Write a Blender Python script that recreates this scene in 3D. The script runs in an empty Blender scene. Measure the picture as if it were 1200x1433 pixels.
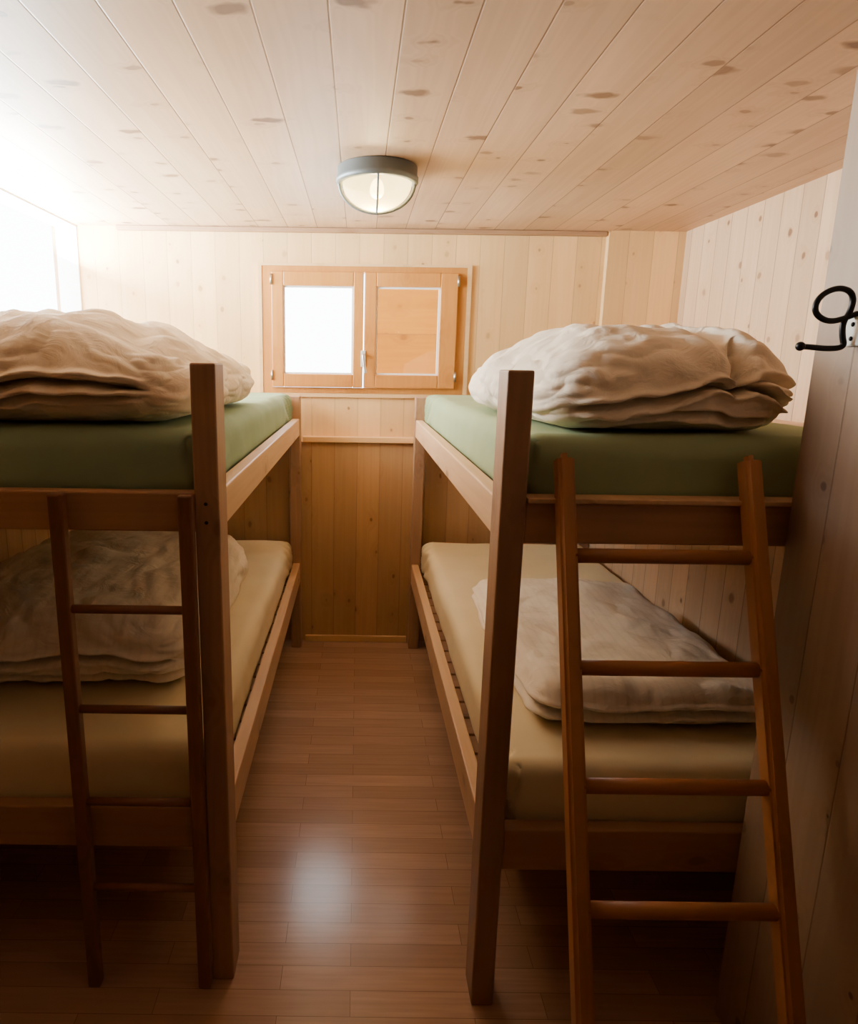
import bpy, bmesh, math, random
from mathutils import Vector, Matrix, noise

random.seed(4)
S = bpy.context.scene
COL = S.collection
H = 1.48
CEIL = 2.126
YB = 3.52
XL, XR = -1.38, 1.57

# ------------------------------------------------------------------ nodes
def newmat(name):
    m = bpy.data.materials.new(name); m.use_nodes = True
    nt = m.node_tree
    for n in list(nt.nodes): nt.nodes.remove(n)
    out = nt.nodes.new('ShaderNodeOutputMaterial')
    b = nt.nodes.new('ShaderNodeBsdfPrincipled')
    nt.links.new(b.outputs[0], out.inputs[0])
    return m, nt, b, out

def math_(nt, op, a, b=None, c=None, clamp=False):
    n = nt.nodes.new('ShaderNodeMath'); n.operation = op; n.use_clamp = clamp
    for i, v in enumerate((a, b, c)):
        if v is None: continue
        if isinstance(v, (int, float)): n.inputs[i].default_value = v
        else: nt.links.new(v, n.inputs[i])
    return n.outputs[0]

def mixc(nt, fac, a, b, mode='MIX'):
    n = nt.nodes.new('ShaderNodeMix'); n.data_type = 'RGBA'; n.blend_type = mode
    if isinstance(fac, (int, float)): n.inputs[0].default_value = fac
    else: nt.links.new(fac, n.inputs[0])
    for i, v in ((6, a), (7, b)):
        if isinstance(v, tuple): n.inputs[i].default_value = (*v, 1)
        else: nt.links.new(v, n.inputs[i])
    return n.outputs[2]

def maprange(nt, v, a, b, c=0., d=1.):
    n = nt.nodes.new('ShaderNodeMapRange'); n.clamp = True
    nt.links.new(v, n.inputs[0])
    for i, x in zip((1, 2, 3, 4), (a, b, c, d)): n.inputs[i].default_value = x
    return n.outputs[0]

def pine(name, long='Z', across='X', pw=None, light=(.80, .56, .34), dark=(.62, .38, .19),
         knot=(.22, .10, .04), rough=.5, knots=1.0, kscale=(4.5, 4.0), gap=.016, off=0.0, gapcol=.35,
         ksize=(.05, .12), cullat=.45, ringf=.25, wob=.12):
    m, nt, b, out = newmat(name)
    tc = nt.nodes.new('ShaderNodeTexCoord')
    oi = nt.nodes.new('ShaderNodeObjectInfo')
    sp = nt.nodes.new('ShaderNodeSeparateXYZ'); nt.links.new(tc.outputs['Object'], sp.inputs[0])
    ax = {'X': sp.outputs[0], 'Y': sp.outputs[1], 'Z': sp.outputs[2]}
    third = [k for k in 'XYZ' if k not in (long, across)][0]
    a, l, t = ax[across], ax[long], ax[third]
    if pw:
        q = math_(nt, 'ADD', math_(nt, 'DIVIDE', a, pw), off + 50)
        idx = math_(nt, 'FLOOR', q); fr = math_(nt, 'FRACT', q)
        wn = nt.nodes.new('ShaderNodeTexWhiteNoise'); wn.noise_dimensions = '1D'
        nt.links.new(idx, wn.inputs['W']); rnd = wn.outputs['Value']
        a2 = a
    else:
        rnd = oi.outputs['Random']
        a2 = math_(nt, 'ADD', a, math_(nt, 'MULTIPLY', t, .7))
    lo = math_(nt, 'ADD', l, math_(nt, 'MULTIPLY', rnd, 41.0))
    def vec(sa, sl, flat=False, aa=None):
        c = nt.nodes.new('ShaderNodeCombineXYZ')
        nt.links.new(math_(nt, 'MULTIPLY', aa or a, sa), c.inputs[0])
        nt.links.new(math_(nt, 'MULTIPLY', lo, sl), c.inputs[1])
        if not flat: nt.links.new(math_(nt, 'MULTIPLY', t, sa), c.inputs[2])
        return c.outputs[0]
    nw = nt.nodes.new('ShaderNodeTexNoise'); nw.inputs['Scale'].default_value = 1; nw.inputs['Detail'].default_value = 1
    nt.links.new(vec(26, 26), nw.inputs['Vector'])
    vo = nt.nodes.new('ShaderNodeTexVoronoi'); vo.voronoi_dimensions = '2D'; vo.feature = 'F1'; vo.inputs['Scale'].default_value = 1
    nt.links.new(vec(kscale[0], kscale[1], True, a2), vo.inputs['Vector'])
    dist = math_(nt, 'ADD', vo.outputs['Distance'], math_(nt, 'MULTIPLY', math_(nt, 'SUBTRACT', nw.outputs[0], .5), wob))
    sc = nt.nodes.new('ShaderNodeSeparateColor'); nt.links.new(vo.outputs['Color'], sc.inputs[0])
    cull = maprange(nt, sc.outputs[0], cullat, cullat + .03)
    k3 = math_(nt, 'POWER', sc.outputs[1], 2.0)
    ksz = maprange(nt, k3, 0, 1, ksize[0], ksize[1])
    km = math_(nt, 'SUBTRACT', 1.0, math_(nt, 'DIVIDE', dist, ksz), clamp=True)
    km = math_(nt, 'MULTIPLY', maprange(nt, km, 0., .45), cull)
    km = math_(nt, 'MULTIPLY', km, maprange(nt, sc.outputs[2], 0, 1, .35, 1.0))
    halo = math_(nt, 'MULTIPLY', maprange(nt, dist, .32, .05), cull)
    n1 = nt.nodes.new('ShaderNodeTexNoise'); n1.inputs['Scale'].default_value = 1; n1.inputs['Detail'].default_value = 2
    nt.links.new(vec(20, .8), n1.inputs['Vector'])
    g = math_(nt, 'ADD', n1.outputs[0], math_(nt, 'MULTIPLY', halo, .30))
    rings = maprange(nt, math_(nt, 'SINE', math_(nt, 'MULTIPLY', g, 34.0)), -1, 1)
    n2 = nt.nodes.new('ShaderNodeTexNoise'); n2.inputs['Scale'].default_value = 1; n2.inputs['Detail'].default_value = 3
    nt.links.new(vec(8, 1.2), n2.inputs['Vector'])
    f = math_(nt, 'ADD', math_(nt, 'MULTIPLY', rings, ringf), math_(nt, 'MULTIPLY', maprange(nt, n2.outputs[0], .3, .7), .5))
    f = math_(nt, 'ADD', f, math_(nt, 'MULTIPLY', halo, .35), clamp=True)
    col = mixc(nt, f, light, dark)
    val = maprange(nt, rnd, 0, 1, .84, 1.08)
    hsv = nt.nodes.new('ShaderNodeHueSaturation'); nt.links.new(col, hsv.inputs['Color']); nt.links.new(val, hsv.inputs['Value'])
    col = hsv.outputs[0]
    col = mixc(nt, math_(nt, 'MULTIPLY', km, .95 * knots), col, knot)
    hgt = math_(nt, 'MULTIPLY', rings, .1)
    if pw:
        d = math_(nt, 'ABSOLUTE', math_(nt, 'SUBTRACT', fr, .5))
        gm = maprange(nt, d, .5 - gap * 1.6, .5 - gap * .5)
        col = mixc(nt, math_(nt, 'MULTIPLY', gm, 1 - gapcol), col, (.13, .06, .03))
        hgt = math_(nt, 'SUBTRACT', hgt, math_(nt, 'MULTIPLY', gm, 3.0))
    nt.links.new(col, b.inputs['Base Color'])
    b.inputs['Roughness'].default_value = rough
    bp = nt.nodes.new('ShaderNodeBump'); bp.inputs['Strength'].default_value = .3; bp.inputs['Distance'].default_value = .0015
    nt.links.new(hgt, bp.inputs['Height']); nt.links.new(bp.outputs[0], b.inputs['Normal'])
    return m

def cloth(name, col, col2, rough=.9, stripes=False, bump=.5, bscale=13):
    m, nt, b, out = newmat(name)
    tc = nt.nodes.new('ShaderNodeTexCoord')
    n = nt.nodes.new('ShaderNodeTexNoise'); n.inputs['Scale'].default_value = 5; n.inputs['Detail'].default_value = 3
    nt.links.new(tc.outputs['Object'], n.inputs['Vector'])
    c = mixc(nt, maprange(nt, n.outputs[0], .3, .7), col, col2)
    if stripes:
        sp = nt.nodes.new('ShaderNodeSeparateXYZ'); nt.links.new(tc.outputs['Object'], sp.inputs[0])
        s = math_(nt, 'SINE', math_(nt, 'MULTIPLY', sp.outputs[0], 230.0))
        c = mixc(nt, math_(nt, 'MULTIPLY', maprange(nt, s, .3, .9), .14), c, tuple(x * .72 for x in col2))
    nt.links.new(c, b.inputs['Base Color'])
    b.inputs['Roughness'].default_value = rough
    n3 = nt.nodes.new('ShaderNodeTexNoise'); n3.inputs['Scale'].default_value = bscale; n3.inputs['Detail'].default_value = 5
    n3.inputs['Distortion'].default_value = 1.4
    nt.links.new(tc.outputs['Object'], n3.inputs['Vector'])
    bp = nt.nodes.new('ShaderNodeBump'); bp.inputs['Strength'].default_value = bump; bp.inputs['Distance'].default_value = .014
    nt.links.new(n3.outputs[0], bp.inputs['Height']); nt.links.new(bp.outputs[0], b.inputs['Normal'])
    return m

def plain(name, col, rough=.5, metal=0., em=None, es=0.):
    m, nt, b, out = newmat(name)
    tc = nt.nodes.new('ShaderNodeTexCoord')
    n = nt.nodes.new('ShaderNodeTexNoise'); n.inputs['Scale'].default_value = 20
    nt.links.new(tc.outputs['Object'], n.inputs['Vector'])
    nt.links.new(mixc(nt, n.outputs[0], col, tuple(c * .85 for c in col)), b.inputs['Base Color'])
    b.inputs['Roughness'].default_value = rough; b.inputs['Metallic'].default_value = metal
    if em:
        b.inputs['Emission Color'].default_value = (*em, 1); b.inputs['Emission Strength'].default_value = es
    return m

M_ceil = pine('pine_ceiling', 'Y', 'X', .142, light=(.68, .455, .285), dark=(.51, .315, .185), knot=(.13, .05, .022), kscale=(4.6, 8.5), off=.45, gap=.012, ksize=(.06, .24), cullat=.44, wob=.28, knots=.95)
M_back = pine('pine_back', 'Z', 'X', .118, light=(.90, .575, .26), dark=(.80, .47, .185), knot=(.28, .11, .035), knots=.85, gap=.009, kscale=(9, 7), gapcol=.55, ksize=(.05, .15), cullat=.52)
M_low = pine('pine_wainscot_shaded', 'Z', 'X', .118, light=(.62, .37, .175), dark=(.50, .285, .125), knot=(.18, .07, .02), knots=.8, gap=.01, kscale=(9, 5), gapcol=.5, ksize=(.05, .13), cullat=.55)  # end wall pine, a bit more orange, with shade darkened into the colour
M_side = pine('pine_side', 'Z', 'Y', .118, light=(.72, .475, .29), dark=(.58, .355, .195), knot=(.18, .075, .03), gap=.015, kscale=(7, 6), ksize=(.06, .18), cullat=.46)
M_part = pine('pine_partition_shaded', 'Z', 'Y', .135, light=(.34, .225, .145), dark=(.26, .16, .10), knot=(.09, .04, .02), gap=.013, kscale=(8, 7), ksize=(.05, .14), cullat=.5)  # same pine as the side walls, foreground shade put into its colour
M_low_bounce = pine('pine_entrance_low_bounce', 'Z', 'X', .135, light=(.06, .038, .025), dark=(.05, .03, .018), gap=.013)  # near-black so the unseen entrance wall bounces little light forward
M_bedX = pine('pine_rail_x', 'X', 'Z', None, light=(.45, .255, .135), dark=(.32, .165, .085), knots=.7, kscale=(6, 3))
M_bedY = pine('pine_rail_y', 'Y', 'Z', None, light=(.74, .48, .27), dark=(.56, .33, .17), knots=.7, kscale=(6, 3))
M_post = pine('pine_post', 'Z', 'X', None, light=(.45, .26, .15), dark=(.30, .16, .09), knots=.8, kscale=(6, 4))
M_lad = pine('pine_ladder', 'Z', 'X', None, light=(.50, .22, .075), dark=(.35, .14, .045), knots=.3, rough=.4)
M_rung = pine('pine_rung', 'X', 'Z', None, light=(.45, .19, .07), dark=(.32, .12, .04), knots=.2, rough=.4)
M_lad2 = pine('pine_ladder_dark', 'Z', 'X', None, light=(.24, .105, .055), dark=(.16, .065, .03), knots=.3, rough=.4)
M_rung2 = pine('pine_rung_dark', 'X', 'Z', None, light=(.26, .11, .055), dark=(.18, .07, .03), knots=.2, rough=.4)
M_winZ = pine('larch_window_upright', 'Z', 'X', None, light=(.64, .28, .06), dark=(.50, .19, .035), knots=.2, rough=.35)
M_shut = pine('larch_shutter', 'X', 'Z', .30, light=(.40, .20, .003), dark=(.30, .13, .002), knot=(.14, .05, .003), knots=.6, rough=.8, gap=.006)
M_trim = pine('pine_trim', 'X', 'Z', None, light=(.88, .57, .28), dark=(.74, .44, .19), knots=.2)
M_green = cloth('green_sheet', (.29, .40, .26), (.26, .37, .23), bump=.12, bscale=6)
M_green2 = cloth('olive_green_sheet', (.31, .385, .21), (.28, .355, .19), bump=.12, bscale=6)
M_cream = cloth('cream_sheet', (.82, .68, .42), (.77, .63, .38), bump=.12, bscale=6)
M_duv = cloth('duvet_beige', (.94, .82, .66), (.88, .75, .58), bump=.6)
M_duv2 = cloth('duvet_print', (.94, .84, .70), (.88, .77, .62), stripes=True)
M_black = plain('black_iron', (.015, .015, .017), .4, .6)
M_white = plain('white_enamel', (.75, .72, .65), .3)
M_steel = plain('steel', (.6, .6, .6), .3, 1)
M_grey = plain('grey_lamp_metal', (.20, .23, .24), .45, .3)
M_wpaint = plain('white_paint', (.92, .93, .93), .5)

# floor
m, nt, b, out = newmat('laminate_floor')
tc = nt.nodes.new('ShaderNodeTexCoord')
br = nt.nodes.new('ShaderNodeTexBrick')
nt.links.new(tc.outputs['Object'], br.inputs['Vector'])
br.inputs['Scale'].default_value = 1
br.inputs['Brick Width'].default_value = .46; br.inputs['Row Height'].default_value = .068
br.inputs['Mortar Size'].default_value = .0009; br.inputs['Mortar Smooth'].default_value = .3
br.inputs['Color1'].default_value = (.54, .33, .215, 1); br.inputs['Color2'].default_value = (.41, .24, .15, 1)
br.inputs['Mortar'].default_value = (.21, .115, .07, 1); br.offset = .37
mp = nt.nodes.new('ShaderNodeMapping'); mp.inputs['Scale'].default_value = (3, 60, 1)
nt.links.new(tc.outputs['Object'], mp.inputs[0])
ng = nt.nodes.new('ShaderNodeTexNoise'); ng.inputs['Scale'].default_value = 1.5; ng.inputs['Detail'].default_value = 3
nt.links.new(mp.outputs[0], ng.inputs['Vector'])
cc = mixc(nt, maprange(nt, ng.outputs[0], .35, .65, 0, .4), br.outputs['Color'], (.33, .185, .115))
nt.links.new(cc, b.inputs['Base Color'])
b.inputs['Roughness'].default_value = .21; b.inputs['Specular IOR Level'].default_value = .42
M_floor = m

m, nt, b, out = newmat('clear_glass')
nt.nodes.remove(b)
tr = nt.nodes.new('ShaderNodeBsdfTransparent'); gl = nt.nodes.new('ShaderNodeBsdfGlossy'); gl.inputs['Roughness'].default_value = .03
mx = nt.nodes.new('ShaderNodeMixShader'); mx.inputs[0].default_value = .03
nt.links.new(tr.outputs[0], mx.inputs[1]); nt.links.new(gl.outputs[0], mx.inputs[2]); nt.links.new(mx.outputs[0], out.inputs[0])
M_glass = m
m, nt, b, out = newmat('lamp_glass')
nt.nodes.remove(b)
tr = nt.nodes.new('ShaderNodeBsdfTransparent'); tl = nt.nodes.new('ShaderNodeBsdfTranslucent'); tl.inputs[0].default_value = (1, .88, .5, 1)
df = nt.nodes.new('ShaderNodeBsdfDiffuse'); df.inputs[0].default_value = (.85, .80, .58, 1)
m1 = nt.nodes.new('ShaderNodeMixShader'); m1.inputs[0].default_value = .25
m2 = nt.nodes.new('ShaderNodeMixShader'); m2.inputs[0].default_value = .5
nt.links.new(tl.outputs[0], m1.inputs[1]); nt.links.new(df.outputs[0], m1.inputs[2])
nt.links.new(tr.outputs[0], m2.inputs[1]); nt.links.new(m1.outputs[0], m2.inputs[2]); nt.links.new(m2.outputs[0], out.inputs[0])
M_lglass = m
M_bulb = plain('bulb', (1, .9, .6), .4, 0, (1, .62, .18), 18)

# ------------------------------------------------------------------ object helpers
def link(o, parent=None, label=None, cat=None, kind=None, group=None):
    COL.objects.link(o)
    if parent: o.parent = parent
    if label: o['label'] = label
    if cat: o['category'] = cat
    if kind: o['kind'] = kind
    if group: o['group'] = group
    return o

def empty(name, loc, label, cat=None, kind=None, group=None):
    o = bpy.data.objects.new(name, None); o.empty_display_size = .1
    o.location = loc
    return link(o, None, label, cat, kind, group)

def shade(me, on=True):
    for p in me.polygons: p.use_smooth = on

def box(name, lo, hi, mat, parent=None, bevel=.003, **kw):
    lo = Vector(lo); hi = Vector(hi); c = (lo + hi) / 2; s = hi - lo
    bm = bmesh.new(); bmesh.ops.create_cube(bm, size=1)
    bmesh.ops.scale(bm, vec=s, verts=bm.verts)
    if bevel:
        bmesh.ops.bevel(bm, geom=list(bm.edges), offset=min(bevel, min(s) * .4), segments=2, affect='EDGES', profile=.5)
    me = bpy.data.meshes.new(name); bm.to_mesh(me); bm.free(); me.materials.append(mat)
    o = bpy.data.objects.new(name, me)
    o.location = c - (parent.location if parent else Vector((0, 0, 0)))
    return link(o, parent, **kw)

def boxes(name, lst, mat, parent=None, **kw):
    bm = bmesh.new()
    for lo, hi in lst:
        lo = Vector(lo); hi = Vector(hi)
        r = bmesh.ops.create_cube(bm, size=1)
        bmesh.ops.scale(bm, vec=hi - lo, verts=r['verts']); bmesh.ops.translate(bm, vec=(lo + hi) / 2, verts=r['verts'])
    if parent: bmesh.ops.translate(bm, vec=-parent.location, verts=bm.verts)
    me = bpy.data.meshes.new(name); bm.to_mesh(me); bm.free(); me.materials.append(mat)
    o = bpy.data.objects.new(name, me)
    return link(o, parent, **kw)

def rod(name, p, q, r, mat, parent=None, local=False, seg=16, **kw):
    p = Vector(p); q = Vector(q); d = q - p
    bm = bmesh.new(); bmesh.ops.create_cone(bm, segments=seg, radius1=r, radius2=r, depth=d.length, cap_ends=True)
    ed = [e for e in bm.edges if abs(e.verts[0].co.z - e.verts[1].co.z) < 1e-6]
    bmesh.ops.bevel(bm, geom=ed, offset=r * .2, segments=2, affect='EDGES')
    rot = Vector((0, 0, 1)).rotation_difference(d.normalized()).to_matrix()
    bmesh.ops.rotate(bm, cent=(0, 0, 0), matrix=rot, verts=bm.verts)
    me = bpy.data.meshes.new(name); bm.to_mesh(me); bm.free(); me.materials.append(mat); shade(me)
    o = bpy.data.objects.new(name, me)
    c = (p + q) / 2
    o.location = c if (local or not parent) else c - parent.location
    return link(o, parent, **kw)

def tube(name, pts, r, mat, parent=None, cyclic=False, **kw):
    cu = bpy.data.curves.new(name, 'CURVE'); cu.dimensions = '3D'
    off = parent.location if parent else Vector((0, 0, 0))
    sp = cu.splines.new('NURBS'); sp.points.add(len(pts) - 1)
    for i, p in enumerate(pts): sp.points[i].co = (*(Vector(p) - off), 1)
    sp.use_endpoint_u = not cyclic; sp.use_cyclic_u = cyclic; sp.order_u = 3
    cu.bevel_depth = r; cu.bevel_resolution = 4; cu.resolution_u = 8; cu.use_fill_caps = True
    tmp = bpy.data.objects.new(name + '_c', cu); COL.objects.link(tmp)
    dg = bpy.context.evaluated_depsgraph_get(); dg.update()
    me = bpy.data.meshes.new_from_object(tmp.evaluated_get(dg)); bpy.data.objects.remove(tmp)
    me.materials.clear(); me.materials.append(mat); shade(me)
    o = bpy.data.objects.new(name, me)
    return link(o, parent, **kw)

# ------------------------------------------------------------------ soft shapes
def soft(name, lo, hi, r, n, disp, mat, **kw):
    lo = Vector(lo); hi = Vector(hi); half = (hi - lo) / 2
    base = Vector(((lo.x + hi.x) / 2, (lo.y + hi.y) / 2, lo.z))
    nx, ny, nz = n
    cache = {}; verts = []; faces = []
    def f(i, k): return math.sin((2 * i / k - 1) * math.pi / 2)
    def vid(i, j, k):
        key = (i, j, k)
        if key in cache: return cache[key]
        q = Vector((f(i, nx) * half.x, f(j, ny) * half.y, f(k, nz) * half.z))
        inn = Vector([max(-(half[a] - r), min(half[a] - r, q[a])) for a in range(3)])
        d = q - inn
        if d.length > 1e-9: d.normalize()
        p = inn + d * r
        p.z += half.z
        p = disp(p, d, half, r)
        cache[key] = len(verts); verts.append(p); return cache[key]
    def quad(a, b_, c, d): faces.append((vid(*a), vid(*b_), vid(*c), vid(*d)))
    for i in range(nx):
        for j in range(ny):
            quad((i, j, 0), (i, j + 1, 0), (i + 1, j + 1, 0), (i + 1, j, 0))
            quad((i, j, nz), (i + 1, j, nz), (i + 1, j + 1, nz), (i, j + 1, nz))
    for i in range(nx):
        for k in range(nz):
            quad((i, 0, k), (i + 1, 0, k), (i + 1, 0, k + 1), (i, 0, k + 1))
            quad((i, ny, k), (i, ny, k + 1), (i + 1, ny, k + 1), (i + 1, ny, k))
    for j in range(ny):
        for k in range(nz):
            quad((0, j, k), (0, j, k + 1), (0, j + 1, k + 1), (0, j + 1, k))
            quad((nx, j, k), (nx, j + 1, k), (nx, j + 1, k + 1), (nx, j, k + 1))
    me = bpy.data.meshes.new(name); me.from_pydata(verts, [], faces); me.update(); me.materials.append(mat); shade(me)
    o = bpy.data.objects.new(name, me); o.location = base
    return link(o, **kw)

def mattress_disp(seed, side):
    def d(p, n, half, r):
        p = p.copy()
        s = Vector((seed * 3.1, seed, 0))
        if p.z > .01:
            w = min(1, p.z / .05)
            p += n * .004 * noise.noise(p * 5 + s) * w
            if abs(n.z) > .5: p.z += .003 * noise.noise(p * 9 + s)
            dy = half.y - abs(p.y)
            if abs(n.x) > .35 and n.z > -.5:
                fall = math.exp(-(dy / .25) ** 2)
                ang = math.atan2(p.z + .02, dy + .02)
                sg = (1 if n.x > 0 else -1)
                p.x += sg * .010 * fall * math.sin(ang * 26 + noise.noise(p * 8) * 2)
                p.x += sg * .004 * noise.noise(Vector((0, p.y * 9 + p.z * 6, p.z * 5)) + s)
            if abs(n.y) > .35:
                p.y += (1 if n.y > 0 else -1) * .0025 * noise.noise(Vector((p.x * 10, 0, p.z * 20)) + s)
        return p
    return d

def smooth(a, b, x):
    t = max(0, min(1, (x - a) / (b - a))); return t * t * (3 - 2 * t)

def duvet_disp(seed, prof, creases, wr=.012, slim=0., extra=None):
    s = Vector((seed * 7.3, seed * 1.7, seed * 2.9))
    def d(p, n, half, r):
        q = p.copy()
        ux = q.x / half.x; uy = q.y / half.y
        hz = 2 * half.z
        q.z *= prof(ux, uy)
        q.x *= 1 - slim * uy * uy * .5
        q.x += .02 * noise.noise(Vector((0, q.y * 3, q.z * 3)) + s) * abs(ux)
        q.y += .03 * noise.noise(Vector((q.x * 3.5, 0, q.z * 2)) + s) * abs(uy)
        if extra: q = extra(q, p, n, ux, uy, half)
        if q.z > .004:
            w = min(1, q.z / .04)
            warp = Vector((noise.noise(p * 6 + s), noise.noise(p * 6 - s), noise.noise(p * 6 + s * 2))) * .06
            pp = p + warp
            a = noise.noise(Vector((pp.x * 4, pp.y * 4, pp.z * 7)) + s)
            rg = abs(noise.noise(Vector((pp.x * 7, pp.y * 6, pp.z * 14)) + s * 2)) * 2
            rg2 = abs(noise.noise(Vector((pp.x * 15, pp.y * 9, pp.z * 26)) + s * 3)) * 2
            q += n * (wr * 1.3 * a + wr * .75 * rg + wr * .40 * rg2) * w
            for (zf, dep, wid, x0, x1, faces) in creases:
                m_ = 0
                if 'F' in faces: m_ = max(m_, smooth(.05, .5, -n.y))
                if 'L' in faces: m_ = max(m_, smooth(.2, .6, -n.x))
                if 'R' in faces: m_ = max(m_, smooth(.2, .6, n.x))
                m_ *= smooth(x0 - .12, x0 + .02, ux) * (1 - smooth(x1 - .02, x1 + .12, ux))
                if m_ > 0:
                    zc = zf(ux) + .03 * noise.noise(Vector((ux * 6, seed, wid * 50)))
                    t = (p.z / hz - zc) / wid
                    q -= n * dep * math.exp(-t * t) * m_
                    q += n * dep * .3 * math.exp(-((abs(t) - 2.6) / 1.2) ** 2) * m_
        return q
    return d

# ------------------------------------------------------------------ room
K = dict(kind='structure')
boxes('floor', [((-1.5, -1.3, -.05), (1.75, 3.7, 0))], M_floor, label='reddish-brown laminate floor with short strips', **K)
boxes('ceiling', [((-1.5, -1.3, CEIL), (1.75, 3.7, CEIL + .05))], M_ceil, label='flat ceiling of knotty pine boards', **K)
WX0, WX1, WZ0, WZ1 = -.48, .53, 1.337, 1.951
boxes('wall_back', [((-1.5, YB, 0), (WX0, YB + .12, CEIL)), ((WX1, YB, 0), (1.75, YB + .12, CEIL)),
                    ((WX0, YB, 0), (WX1, YB + .12, WZ0)), ((WX0, YB, WZ1), (WX1, YB + .12, CEIL)),
                    ((1.20, YB - .04, 0), (XR, YB, CEIL))], M_back, label='end wall of vertical pine boards', **K)
boxes('wall_wainscot', [((XL, YB - .03, 0), (1.20, YB, 1.09))], M_low, label='orange pine panelling below the ledge, darkened for shade', **K)
LY0, LY1, LZ0, LZ1 = 1.8, 3.514, 1.40, 2.122
boxes('wall_left', [((XL - .12, -1.3, 0), (XL, LY0, CEIL)), ((XL - .12, LY1, 0), (XL, YB, CEIL)),
                    ((XL - .12, LY0, 0), (XL, LY1, LZ0)), ((XL - .12, LY0, LZ1), (XL, LY1, CEIL))], M_side,
      label='pine side wall with a bright window', **K)
boxes('wall_right', [((XR, 1.32, 0), (XR + .12, YB, CEIL)), ((1.205, 1.34, 0), (XR, YB - .04, 1.30))], M_side,
      label='pine side wall with a boxed lower ledge', **K)
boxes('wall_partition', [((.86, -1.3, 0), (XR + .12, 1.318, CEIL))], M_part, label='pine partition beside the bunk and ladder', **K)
boxes('wall_front', [((-1.5, -1.42, 0), (1.75, -1.3, CEIL))], M_low_bounce, label='unseen entrance wall, colour darkened to cut bounced light', **K)
box('trim_1', (-.28, YB - .055, 1.09), (.29, YB - .001, 1.118), M_trim, label='pale pine ledge strip on the end wall', **K)
box('trim_2', (-1.18, YB - .03, CEIL - .022), (1.195, YB - .001, CEIL - .001), M_bedX, label='pine ceiling moulding', **K)
box('baseboard_back', (-.27, YB - .045, 0), (.28, YB - .031, .035), M_trim, label='low pale pine baseboard', **K)

# small casement window
w = empty('window_1', (0, YB, WZ0), 'small two-pane window in orange larch frame', kind='structure')
boxes('window_frame', [((WX0, YB - .012, WZ0), (WX1, YB + .06, WZ0 + .028)), ((WX0, YB - .012, WZ1 - .026), (WX1, YB + .06, WZ1)),
                       ((WX0, YB - .012, WZ0 + .028), (WX0 + .045, YB + .06, WZ1 - .026)),
                       ((WX1 - .042, YB - .012, WZ0 + .028), (WX1, YB + .06, WZ1 - .026))], M_winZ, w)
boxes('window_casing', [((WX0 - .018, YB - .016, WZ0 - .02), (WX1 + .022, YB - .001, WZ0 - .001)), ((WX0 - .018, YB - .016, WZ1), (WX1 + .022, YB - .001, WZ1 + .012)),
                        ((WX0 - .018, YB - .016, WZ0), (WX0 - .001, YB - .001, WZ1)), ((WX1 + .001, YB - .016, WZ0), (WX1 + .022, YB - .001, WZ1))], M_trim, w)
def sash(x0, x1, p0, p1):
    z0, z1 = WZ0 + .03, WZ1 - .028; pz0, pz1 = 1.432, 1.856
    y0, y1 = YB - .03, YB + .02
    s = boxes('sash', [((x0, y0, z0), (p0, y1, z1)), ((p1, y0, z0), (x1, y1, z1)), ((p0, y0, z0), (p1, y1, pz0)), ((p0, y0, pz1), (p1, y1, z1))], M_winZ, w)
    bv = s.modifiers.new('b', 'BEVEL'); bv.width = .004; bv.segments = 2
    boxes('glass_pane', [((p0, YB - .006, pz0), (p1, YB - .002, pz1))], M_glass, w)
    e = .008
    boxes('glazing_bead', [((p0, YB - .016, pz0), (p0 + e, YB - .007, pz1)), ((p1 - e, YB - .016, pz0), (p1, YB - .007, pz1)),
                           ((p0 + e, YB - .016, pz0), (p1 - e, YB - .007, pz0 + e)), ((p0 + e, YB - .016, pz1 - e), (p1 - e, YB - .007, pz1))], M_wpaint, w)
sash(WX0 + .047, .022, -.375, -.028)
sash(.026, WX1 - .044, .085, .40)
box('handle_plate', (.012, YB - .037, 1.47), (.036, YB - .031, 1.55), M_white, w)
tube('handle', [(.024, YB - .035, 1.53), (.024, YB - .065, 1.53), (.024, YB - .07, 1.52), (.03, YB - .07, 1.47), (.036, YB - .07, 1.44)], .007, M_steel, w)
for (hx, hz) in ((WX0 + .047, 1.40), (WX0 + .047, 1.86), (WX1 - .044, 1.40), (WX1 - .044, 1.86)):
    rod('hinge', (hx, YB - .035, hz), (hx, YB - .035, hz + .05), .006, M_steel, w)
box('window_shutter', (.035, YB + .40, 1.15), (1.1, YB + .425, 2.15), M_shut, label='orange larch boards outside the window', cat='shutter')

# side window
w2 = empty('window_2', (XL, LY0, LZ0), 'wide bright side window in white frame', kind='structure')
boxes('window_frame', [((XL - .1, LY0, LZ0), (XL + .004, LY1, LZ0 + .03)), ((XL - .1, LY0, LZ1 - .006), (XL + .002, LY1, CEIL - .0005)),
                       ((XL - .1, LY0, LZ0 + .03), (XL + .004, LY0 + .04, LZ1 - .006)), ((XL - .1, LY1 - .008, LZ0 + .03), (XL + .002, YB - .0005, LZ1 - .006))], M_wpaint, w2)

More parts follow.
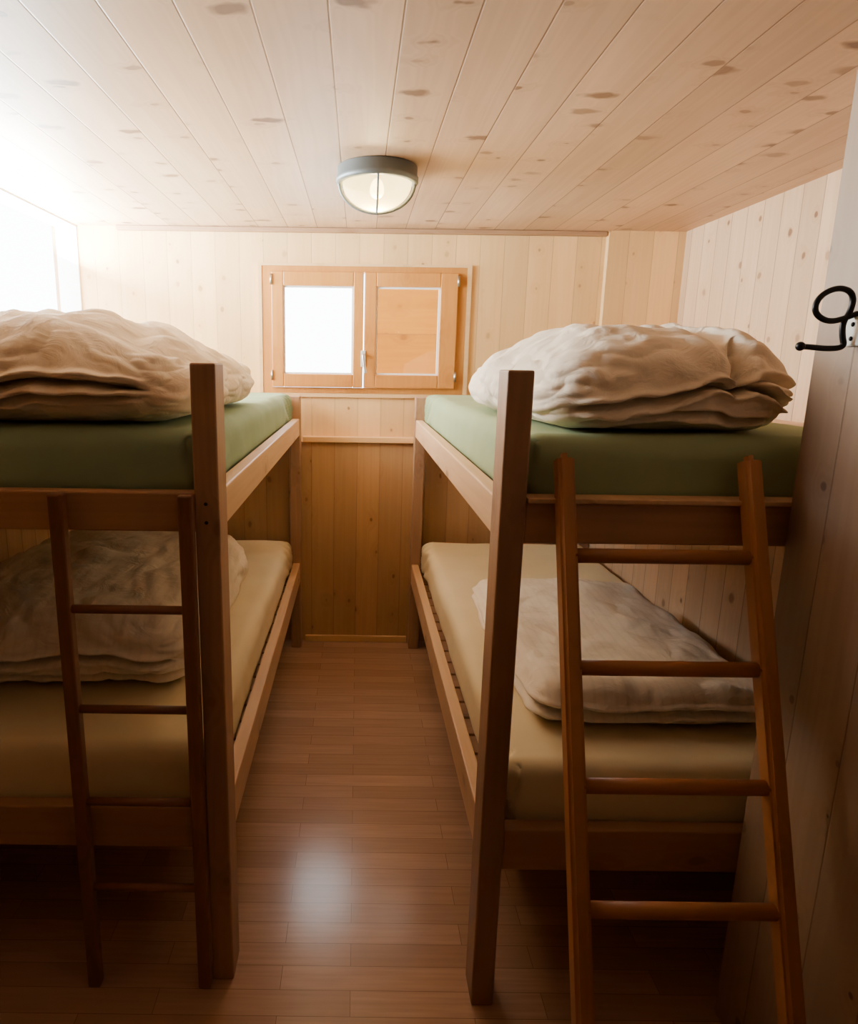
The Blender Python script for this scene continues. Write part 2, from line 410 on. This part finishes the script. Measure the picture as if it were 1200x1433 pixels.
# ------------------------------------------------------------------ bunks
def bunk(name_label, xi, xo, yf, rear, hp, bolts=False):
    sgn = 1 if xo > xi else -1
    b = empty('bunk_bed', ((xi + xo) / 2, (yf + rear) / 2, 0), name_label, 'bunk bed')
    def X(a, c): return (min(a, c), max(a, c))
    pw, pd = .052, .086
    for (xa, ya, yb, hh) in ((xi, yf, yf + pd, hp), (xo - sgn * pw, yf, yf + pd, 1.45), (xi, rear - .07, rear, 1.325), (xo - sgn * pw, rear - .07, rear, 1.325)):
        x0, x1 = X(xa, xa + sgn * pw)
        box('post', (x0, ya, 0), (x1, yb, hh), M_post, b, .004)
    th = .036
    for (z0, z1) in ((.365, .47), (1.13, 1.215)):
        x0, x1 = X(xi + sgn * .003, xi + sgn * (.003 + th))
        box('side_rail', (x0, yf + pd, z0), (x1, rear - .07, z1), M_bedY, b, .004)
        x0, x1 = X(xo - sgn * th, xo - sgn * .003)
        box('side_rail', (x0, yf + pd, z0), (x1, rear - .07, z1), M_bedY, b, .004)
        x0, x1 = X(xi + sgn * pw, xo - sgn * pw)
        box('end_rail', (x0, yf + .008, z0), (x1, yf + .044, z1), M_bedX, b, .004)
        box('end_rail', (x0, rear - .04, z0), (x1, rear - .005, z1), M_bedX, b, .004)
        xa, xb = X(xi + sgn * .041, xo - sgn * .041)
        sl = []
        y = yf + .10
        while y < rear - .17:
            sl.append(((xa, y, z0 + .035), (xb, y + .085, z0 + .053))); y += .1
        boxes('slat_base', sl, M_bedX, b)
    if bolts:
        for z in (1.152, 1.192):
            xx = xi + sgn * .028
            rod('bolt', (xx, yf - .001, z), (xx, yf + .004, z), .004, M_black, b)
    return b

BL = bunk('rustic pine bunk bed beside the bright side window', -.286, -1.365, 1.385, 3.46, 1.48, True)
BR = bunk('rustic pine bunk bed beside the pine partition', .286, 1.200, 1.325, 3.46, 1.474)
box('ledge_strip', (.34, 1.318, 1.216), (1.145, 1.372, 1.226), M_bedY, BR, .002)

def mattress(lo, hi, mat, seed, lab):
    return soft('mattress', lo, hi, .045, (40, 140, 16), mattress_disp(seed, 0), mat, label=lab, cat='mattress')
mattress((-1.32, 1.435, 1.185), (-.329, 3.385, 1.341), M_green, 1, 'pale green sheeted mattress, upper bunk by the side window')
mattress((.331, 1.378, 1.185), (1.155, 3.385, 1.344), M_green2, 2, 'green sheeted mattress, upper bunk by the partition')
mattress((-1.32, 1.435, .42), (-.335, 3.385, .60), M_cream, 3, 'cream sheeted mattress, lower bunk by the side window')
mattress((.345, 1.378, .42), (1.155, 3.385, .60), M_cream, 4, 'cream sheeted mattress, lower bunk by the partition')

# ------------------------------------------------------------------ duvets
def prof_R(ux, uy):
    h = 1.0 - .30 * smooth(-.35, -1, ux) - .30 * smooth(.45, 1.0, ux)
    h -= .15 * math.exp(-((ux - .34) / .08) ** 2) * smooth(.4, -.8, uy)
    h *= .80 + .2 * math.cos(uy * 1.4)
    return h
def extra_R(q, p, n, ux, uy, half):
    k = smooth(.55, 1.0, ux)
    q.z = q.z * (1 - .25 * k) + .02 * k
    q.y += .10 * k * (1 if uy < 0 else -1) * abs(uy)
    g = math.exp(-((ux - .36 - .12 * (p.z / (2 * half.z) - .5)) / .045) ** 2) * smooth(.1, .6, -n.y) * smooth(.35, .6, p.z / (2 * half.z))
    q.y += .05 * g
    return q
def prof_U(ux, uy):
    h = 1.0 - .40 * smooth(.25, 1.0, ux) - .1 * smooth(-.3, -1, ux)
    return h * (.80 + .2 * math.cos(uy * 1.4))
def prof_L(ux, uy):
    h = 1.0 - .12 * smooth(.3, 1.0, ux) - .1 * smooth(-.3, -1, ux)
    return h * (.80 + .2 * math.cos(uy * 1.4))
def prof_flat(ux, uy):
    return 1 - .12 * smooth(.0, 1, ux) + .05 * math.sin(ux * 3 + uy * 2)
soft('duvet', (.36, 1.42, 1.348), (.99, 2.40, 1.578), .105, (140, 100, 76),
     duvet_disp(1, prof_R, [(lambda u: .34 + .20 * math.exp(-((u - .30) / .35) ** 2), .07, .026, -.70, .75, 'F'),
                            (lambda u: .16 + .08 * math.exp(-((u - .1) / .4) ** 2), .03, .022, -.65, .55, 'F'),
                            (lambda u: .62 - .10 * math.exp(-((u - .35) / .2) ** 2), .03, .025, .34, .9, 'F')], wr=.015, slim=.2, extra=extra_R), M_duv,
     label='puffy beige duvet folded over on the green mattress by the partition', cat='duvet')
soft('duvet', (-1.22, 1.47, 1.345), (-.345, 2.50, 1.59), .12, (140, 100, 76),
     duvet_disp(5, prof_U, [(lambda u: .40 + .20 * u, .075, .028, -1.2, .72, 'F'),
                            (lambda u: .24 + .22 * u, .03, .022, -1.2, .68, 'F')], wr=.015, slim=.15), M_duv,
     label='puffy beige duvet folded on the green mattress by the side window', cat='duvet')
soft('duvet', (.44, 1.53, .605), (1.05, 2.45, .715), .054, (120, 100, 44),
     duvet_disp(9, prof_flat, [(lambda u: .45 + .05 * math.sin(u * 4), .035, .05, -1.2, 1.2, 'FL')], wr=.010, slim=.05), M_duv2,
     label='flat folded duvet with faint stripes on the cream mattress', cat='duvet')
soft('duvet', (-1.22, 1.68, .605), (-.43, 2.75, .85), .11, (130, 90, 64),
     duvet_disp(12, prof_L, [(lambda u: .48 + .04 * math.sin(u * 5), .06, .028, -1.2, .8, 'F'),
                             (lambda u: .24, .03, .028, -1.2, .85, 'F')], wr=.014, slim=.15), M_duv2,
     label='rumpled beige duvet folded on the cream lower mattress', cat='duvet')

# ------------------------------------------------------------------ ladders
ld = empty('ladder', (-.485, 1.371, 0), 'slim dark wooden ladder standing against the bunk rail', 'ladder')
for x in (-.618, -.352):
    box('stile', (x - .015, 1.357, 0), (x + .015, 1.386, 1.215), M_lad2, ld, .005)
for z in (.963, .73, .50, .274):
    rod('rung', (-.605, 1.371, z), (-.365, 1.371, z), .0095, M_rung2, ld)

ang = math.atan(.383)
LB = Vector((.595, .843, 0))
l2 = empty('ladder', LB, 'sturdy orange wooden ladder leaning against the bunk rail', 'ladder')
l2.rotation_euler = (-ang, 0, 0)
def lbox(name, lo, hi, mat):
    lo = Vector(lo); hi = Vector(hi); s = hi - lo
    bm = bmesh.new(); bmesh.ops.create_cube(bm, size=1); bmesh.ops.scale(bm, vec=s, verts=bm.verts)
    ed = [e for e in bm.edges if e.verts[0].co.z > 0 and e.verts[1].co.z > 0]
    bmesh.ops.bevel(bm, geom=ed, offset=.012, segments=4, affect='EDGES')
    ed = [e for e in bm.edges if abs(e.verts[0].co.z - e.verts[1].co.z) > .5]
    bmesh.ops.bevel(bm, geom=ed, offset=.007, segments=3, affect='EDGES')
    me = bpy.data.meshes.new(name); bm.to_mesh(me); bm.free(); me.materials.append(mat)
    o = bpy.data.objects.new(name, me); o.location = (lo + hi) / 2
    return link(o, l2)
for x in (-.185, .183):
    lbox('stile', (x - .0165, -.021, .009), (x + .0165, .021, 1.405), M_lad)
for za in (1.123, .924, .725, .526, .327, .128):
    z = za / math.cos(ang)
    rod('rung', (-.175, 0, z), (.173, 0, z), .0145, M_rung, l2, local=True)

# ------------------------------------------------------------------ ceiling lamp
LC = Vector((.055, 2.46, CEIL))
lp = empty('ceiling_lamp', LC, 'round grey bulkhead ceiling lamp with caged glass dome', 'lamp')
def lathe(name, prof, mat, parent, seg=48):
    bm = bmesh.new(); rings = []
    for (r, z) in prof:
        rings.append([bm.verts.new((r * math.cos(2 * math.pi * i / seg), r * math.sin(2 * math.pi * i / seg), z)) for i in range(seg)])
    for a, c in zip(rings, rings[1:]):
        for i in range(seg): bm.faces.new((a[i], a[(i + 1) % seg], c[(i + 1) % seg], c[i]))
    bmesh.ops.remove_doubles(bm, verts=bm.verts, dist=1e-5)
    bmesh.ops.recalc_face_normals(bm, faces=bm.faces)
    me = bpy.data.meshes.new(name); bm.to_mesh(me); bm.free(); me.materials.append(mat); shade(me)
    return link(bpy.data.objects.new(name, me), parent)
lathe('base', [(0, 0), (.128, 0), (.134, -.004), (.134, -.034), (.138, -.036), (.138, -.05), (.132, -.053), (.118, -.053), (.118, -.02), (0, -.02)], M_grey, lp)
lathe('glass_dome', [(.116, -.045)] + [(.116 * math.cos(a), -.05 - .085 * math.sin(a)) for a in [i * math.pi / 2 / 12 for i in range(13)]], M_lglass, lp)
pts = []
for i in range(15):
    a = math.pi * i / 14
    pts.append((LC.x + .127 * math.cos(a), LC.y, CEIL - .05 - .094 * math.sin(a)))
tube('cage_wire', pts, .0055, M_grey, lp)
pts = [(LC.x, LC.y + (p[0] - LC.x), p[2]) for p in pts]
tube('cage_wire', pts, .0035, M_grey, lp)
bm = bmesh.new(); bmesh.ops.create_uvsphere(bm, u_segments=20, v_segments=12, radius=.024)
for v in bm.verts:
    if v.co.z > 0: v.co.z *= 1.7
me = bpy.data.meshes.new('bulb'); bm.to_mesh(me); bm.free(); me.materials.append(M_bulb); shade(me)
o = link(bpy.data.objects.new('bulb', me), lp); o.location = (0, 0, -.075)

# ------------------------------------------------------------------ coat hook
HY = 1.215
def HP(u, v, dy=0): return (.857 - (1195 - u) * .00124, HY + dy, 1.546 + (465 - v) * .00124)
hk = empty('coat_hook', (.86, HY, 1.546), 'black iron coat hook with white enamel plate on pine wall', 'coat hook')
box('plate', (.852, HY - .02, 1.522), (.86, HY + .02, 1.572), M_white, hk, .003)
for dz in (-.012, .012):
    rod('screw', (.850, HY, 1.547 + dz), (.8525, HY, 1.547 + dz), .004, M_black, hk)
tube('hook', [HP(1194, 440), HP(1180, 446), HP(1158, 452), HP(1140, 445), HP(1133, 432), HP(1140, 416), HP(1160, 406), HP(1178, 409), HP(1186, 420), HP(1184, 438), HP(1176, 452), HP(1178, 470), HP(1184, 486), HP(1160, 488), HP(1138, 486), HP(1122, 485)], .005, M_black, hk)
bm = bmesh.new(); bmesh.ops.create_uvsphere(bm, u_segments=16, v_segments=10, radius=.008)
me = bpy.data.meshes.new('knob'); bm.to_mesh(me); bm.free(); me.materials.append(M_black); shade(me)
o = link(bpy.data.objects.new('knob', me), hk); o.location = Vector(HP(1122, 485)) - hk.location

# ------------------------------------------------------------------ light
wd = bpy.data.worlds.new('World'); S.world = wd; wd.use_nodes = True
bg = wd.node_tree.nodes['Background']; bg.inputs[0].default_value = (.93, .97, 1, 1); bg.inputs[1].default_value = 15
def area(name, loc, direction, sx, sy, power, col):
    L = bpy.data.lights.new(name, 'AREA'); L.shape = 'RECTANGLE'; L.size = sx; L.size_y = sy; L.energy = power; L.color = col
    o = bpy.data.objects.new(name, L); o.location = loc
    o.rotation_euler = Vector(direction).to_track_quat('-Z', 'Y').to_euler(); COL.objects.link(o); return o
def area_e(name, loc, rot, sx, sy, power, col):
    L = bpy.data.lights.new(name, 'AREA'); L.shape = 'RECTANGLE'; L.size = sx; L.size_y = sy; L.energy = power; L.color = col
    o = bpy.data.objects.new(name, L); o.location = loc; o.rotation_euler = rot; COL.objects.link(o); return o
# daylight at the side opening, and an added strip lamp that whitens the nearby ceiling
area_e('side_window_daylight', (XL - .10, (LY0 + LY1) / 2, (LZ0 + LZ1) / 2), (0, -math.pi / 2, 0), (LZ1 - LZ0) + .04, (LY1 - LY0) + .06, 38, (.95, .98, 1))
area_e('ceiling_glow_strip', (XL - .03, 2.72, 1.95), (0, -math.pi / 2 - 1.15, 0), .07, 1.4, 190, (.82, .97, 1))
area('shutter_fill', (-.62, YB + .22, 1.75), (1, .28, -.1), .25, .6, 5, (1, .86, .5))  # added lamp outside the window to brighten the shutter boards
pl = bpy.data.lights.new('lamp_light', 'POINT'); pl.energy = 7; pl.color = (1, .75, .4); pl.shadow_soft_size = .02
o = bpy.data.objects.new('lamp_light', pl); o.location = LC + Vector((0, 0, -.115)); COL.objects.link(o)

# ------------------------------------------------------------------ camera
p = math.atan(206 / 950); th = .013
fwd = Vector((0, math.cos(p), -math.sin(p))); rt = Vector((1, 0, 0)); up = Vector((0, math.sin(p), math.cos(p)))
r2 = rt * math.cos(th) + up * math.sin(th); u2 = up * math.cos(th) - rt * math.sin(th)
M = Matrix((r2, u2, -fwd)).transposed().to_4x4(); M.translation = Vector((0, 0, H))
cd = bpy.data.cameras.new('camera'); cd.sensor_fit = 'VERTICAL'; cd.sensor_height = 36; cd.lens = 36 * 950 / 1433
cd.shift_x = 101.5 / 1433; cd.clip_start = .02
cam = bpy.data.objects.new('camera', cd); COL.objects.link(cam); cam.matrix_world = M
S.camera = cam
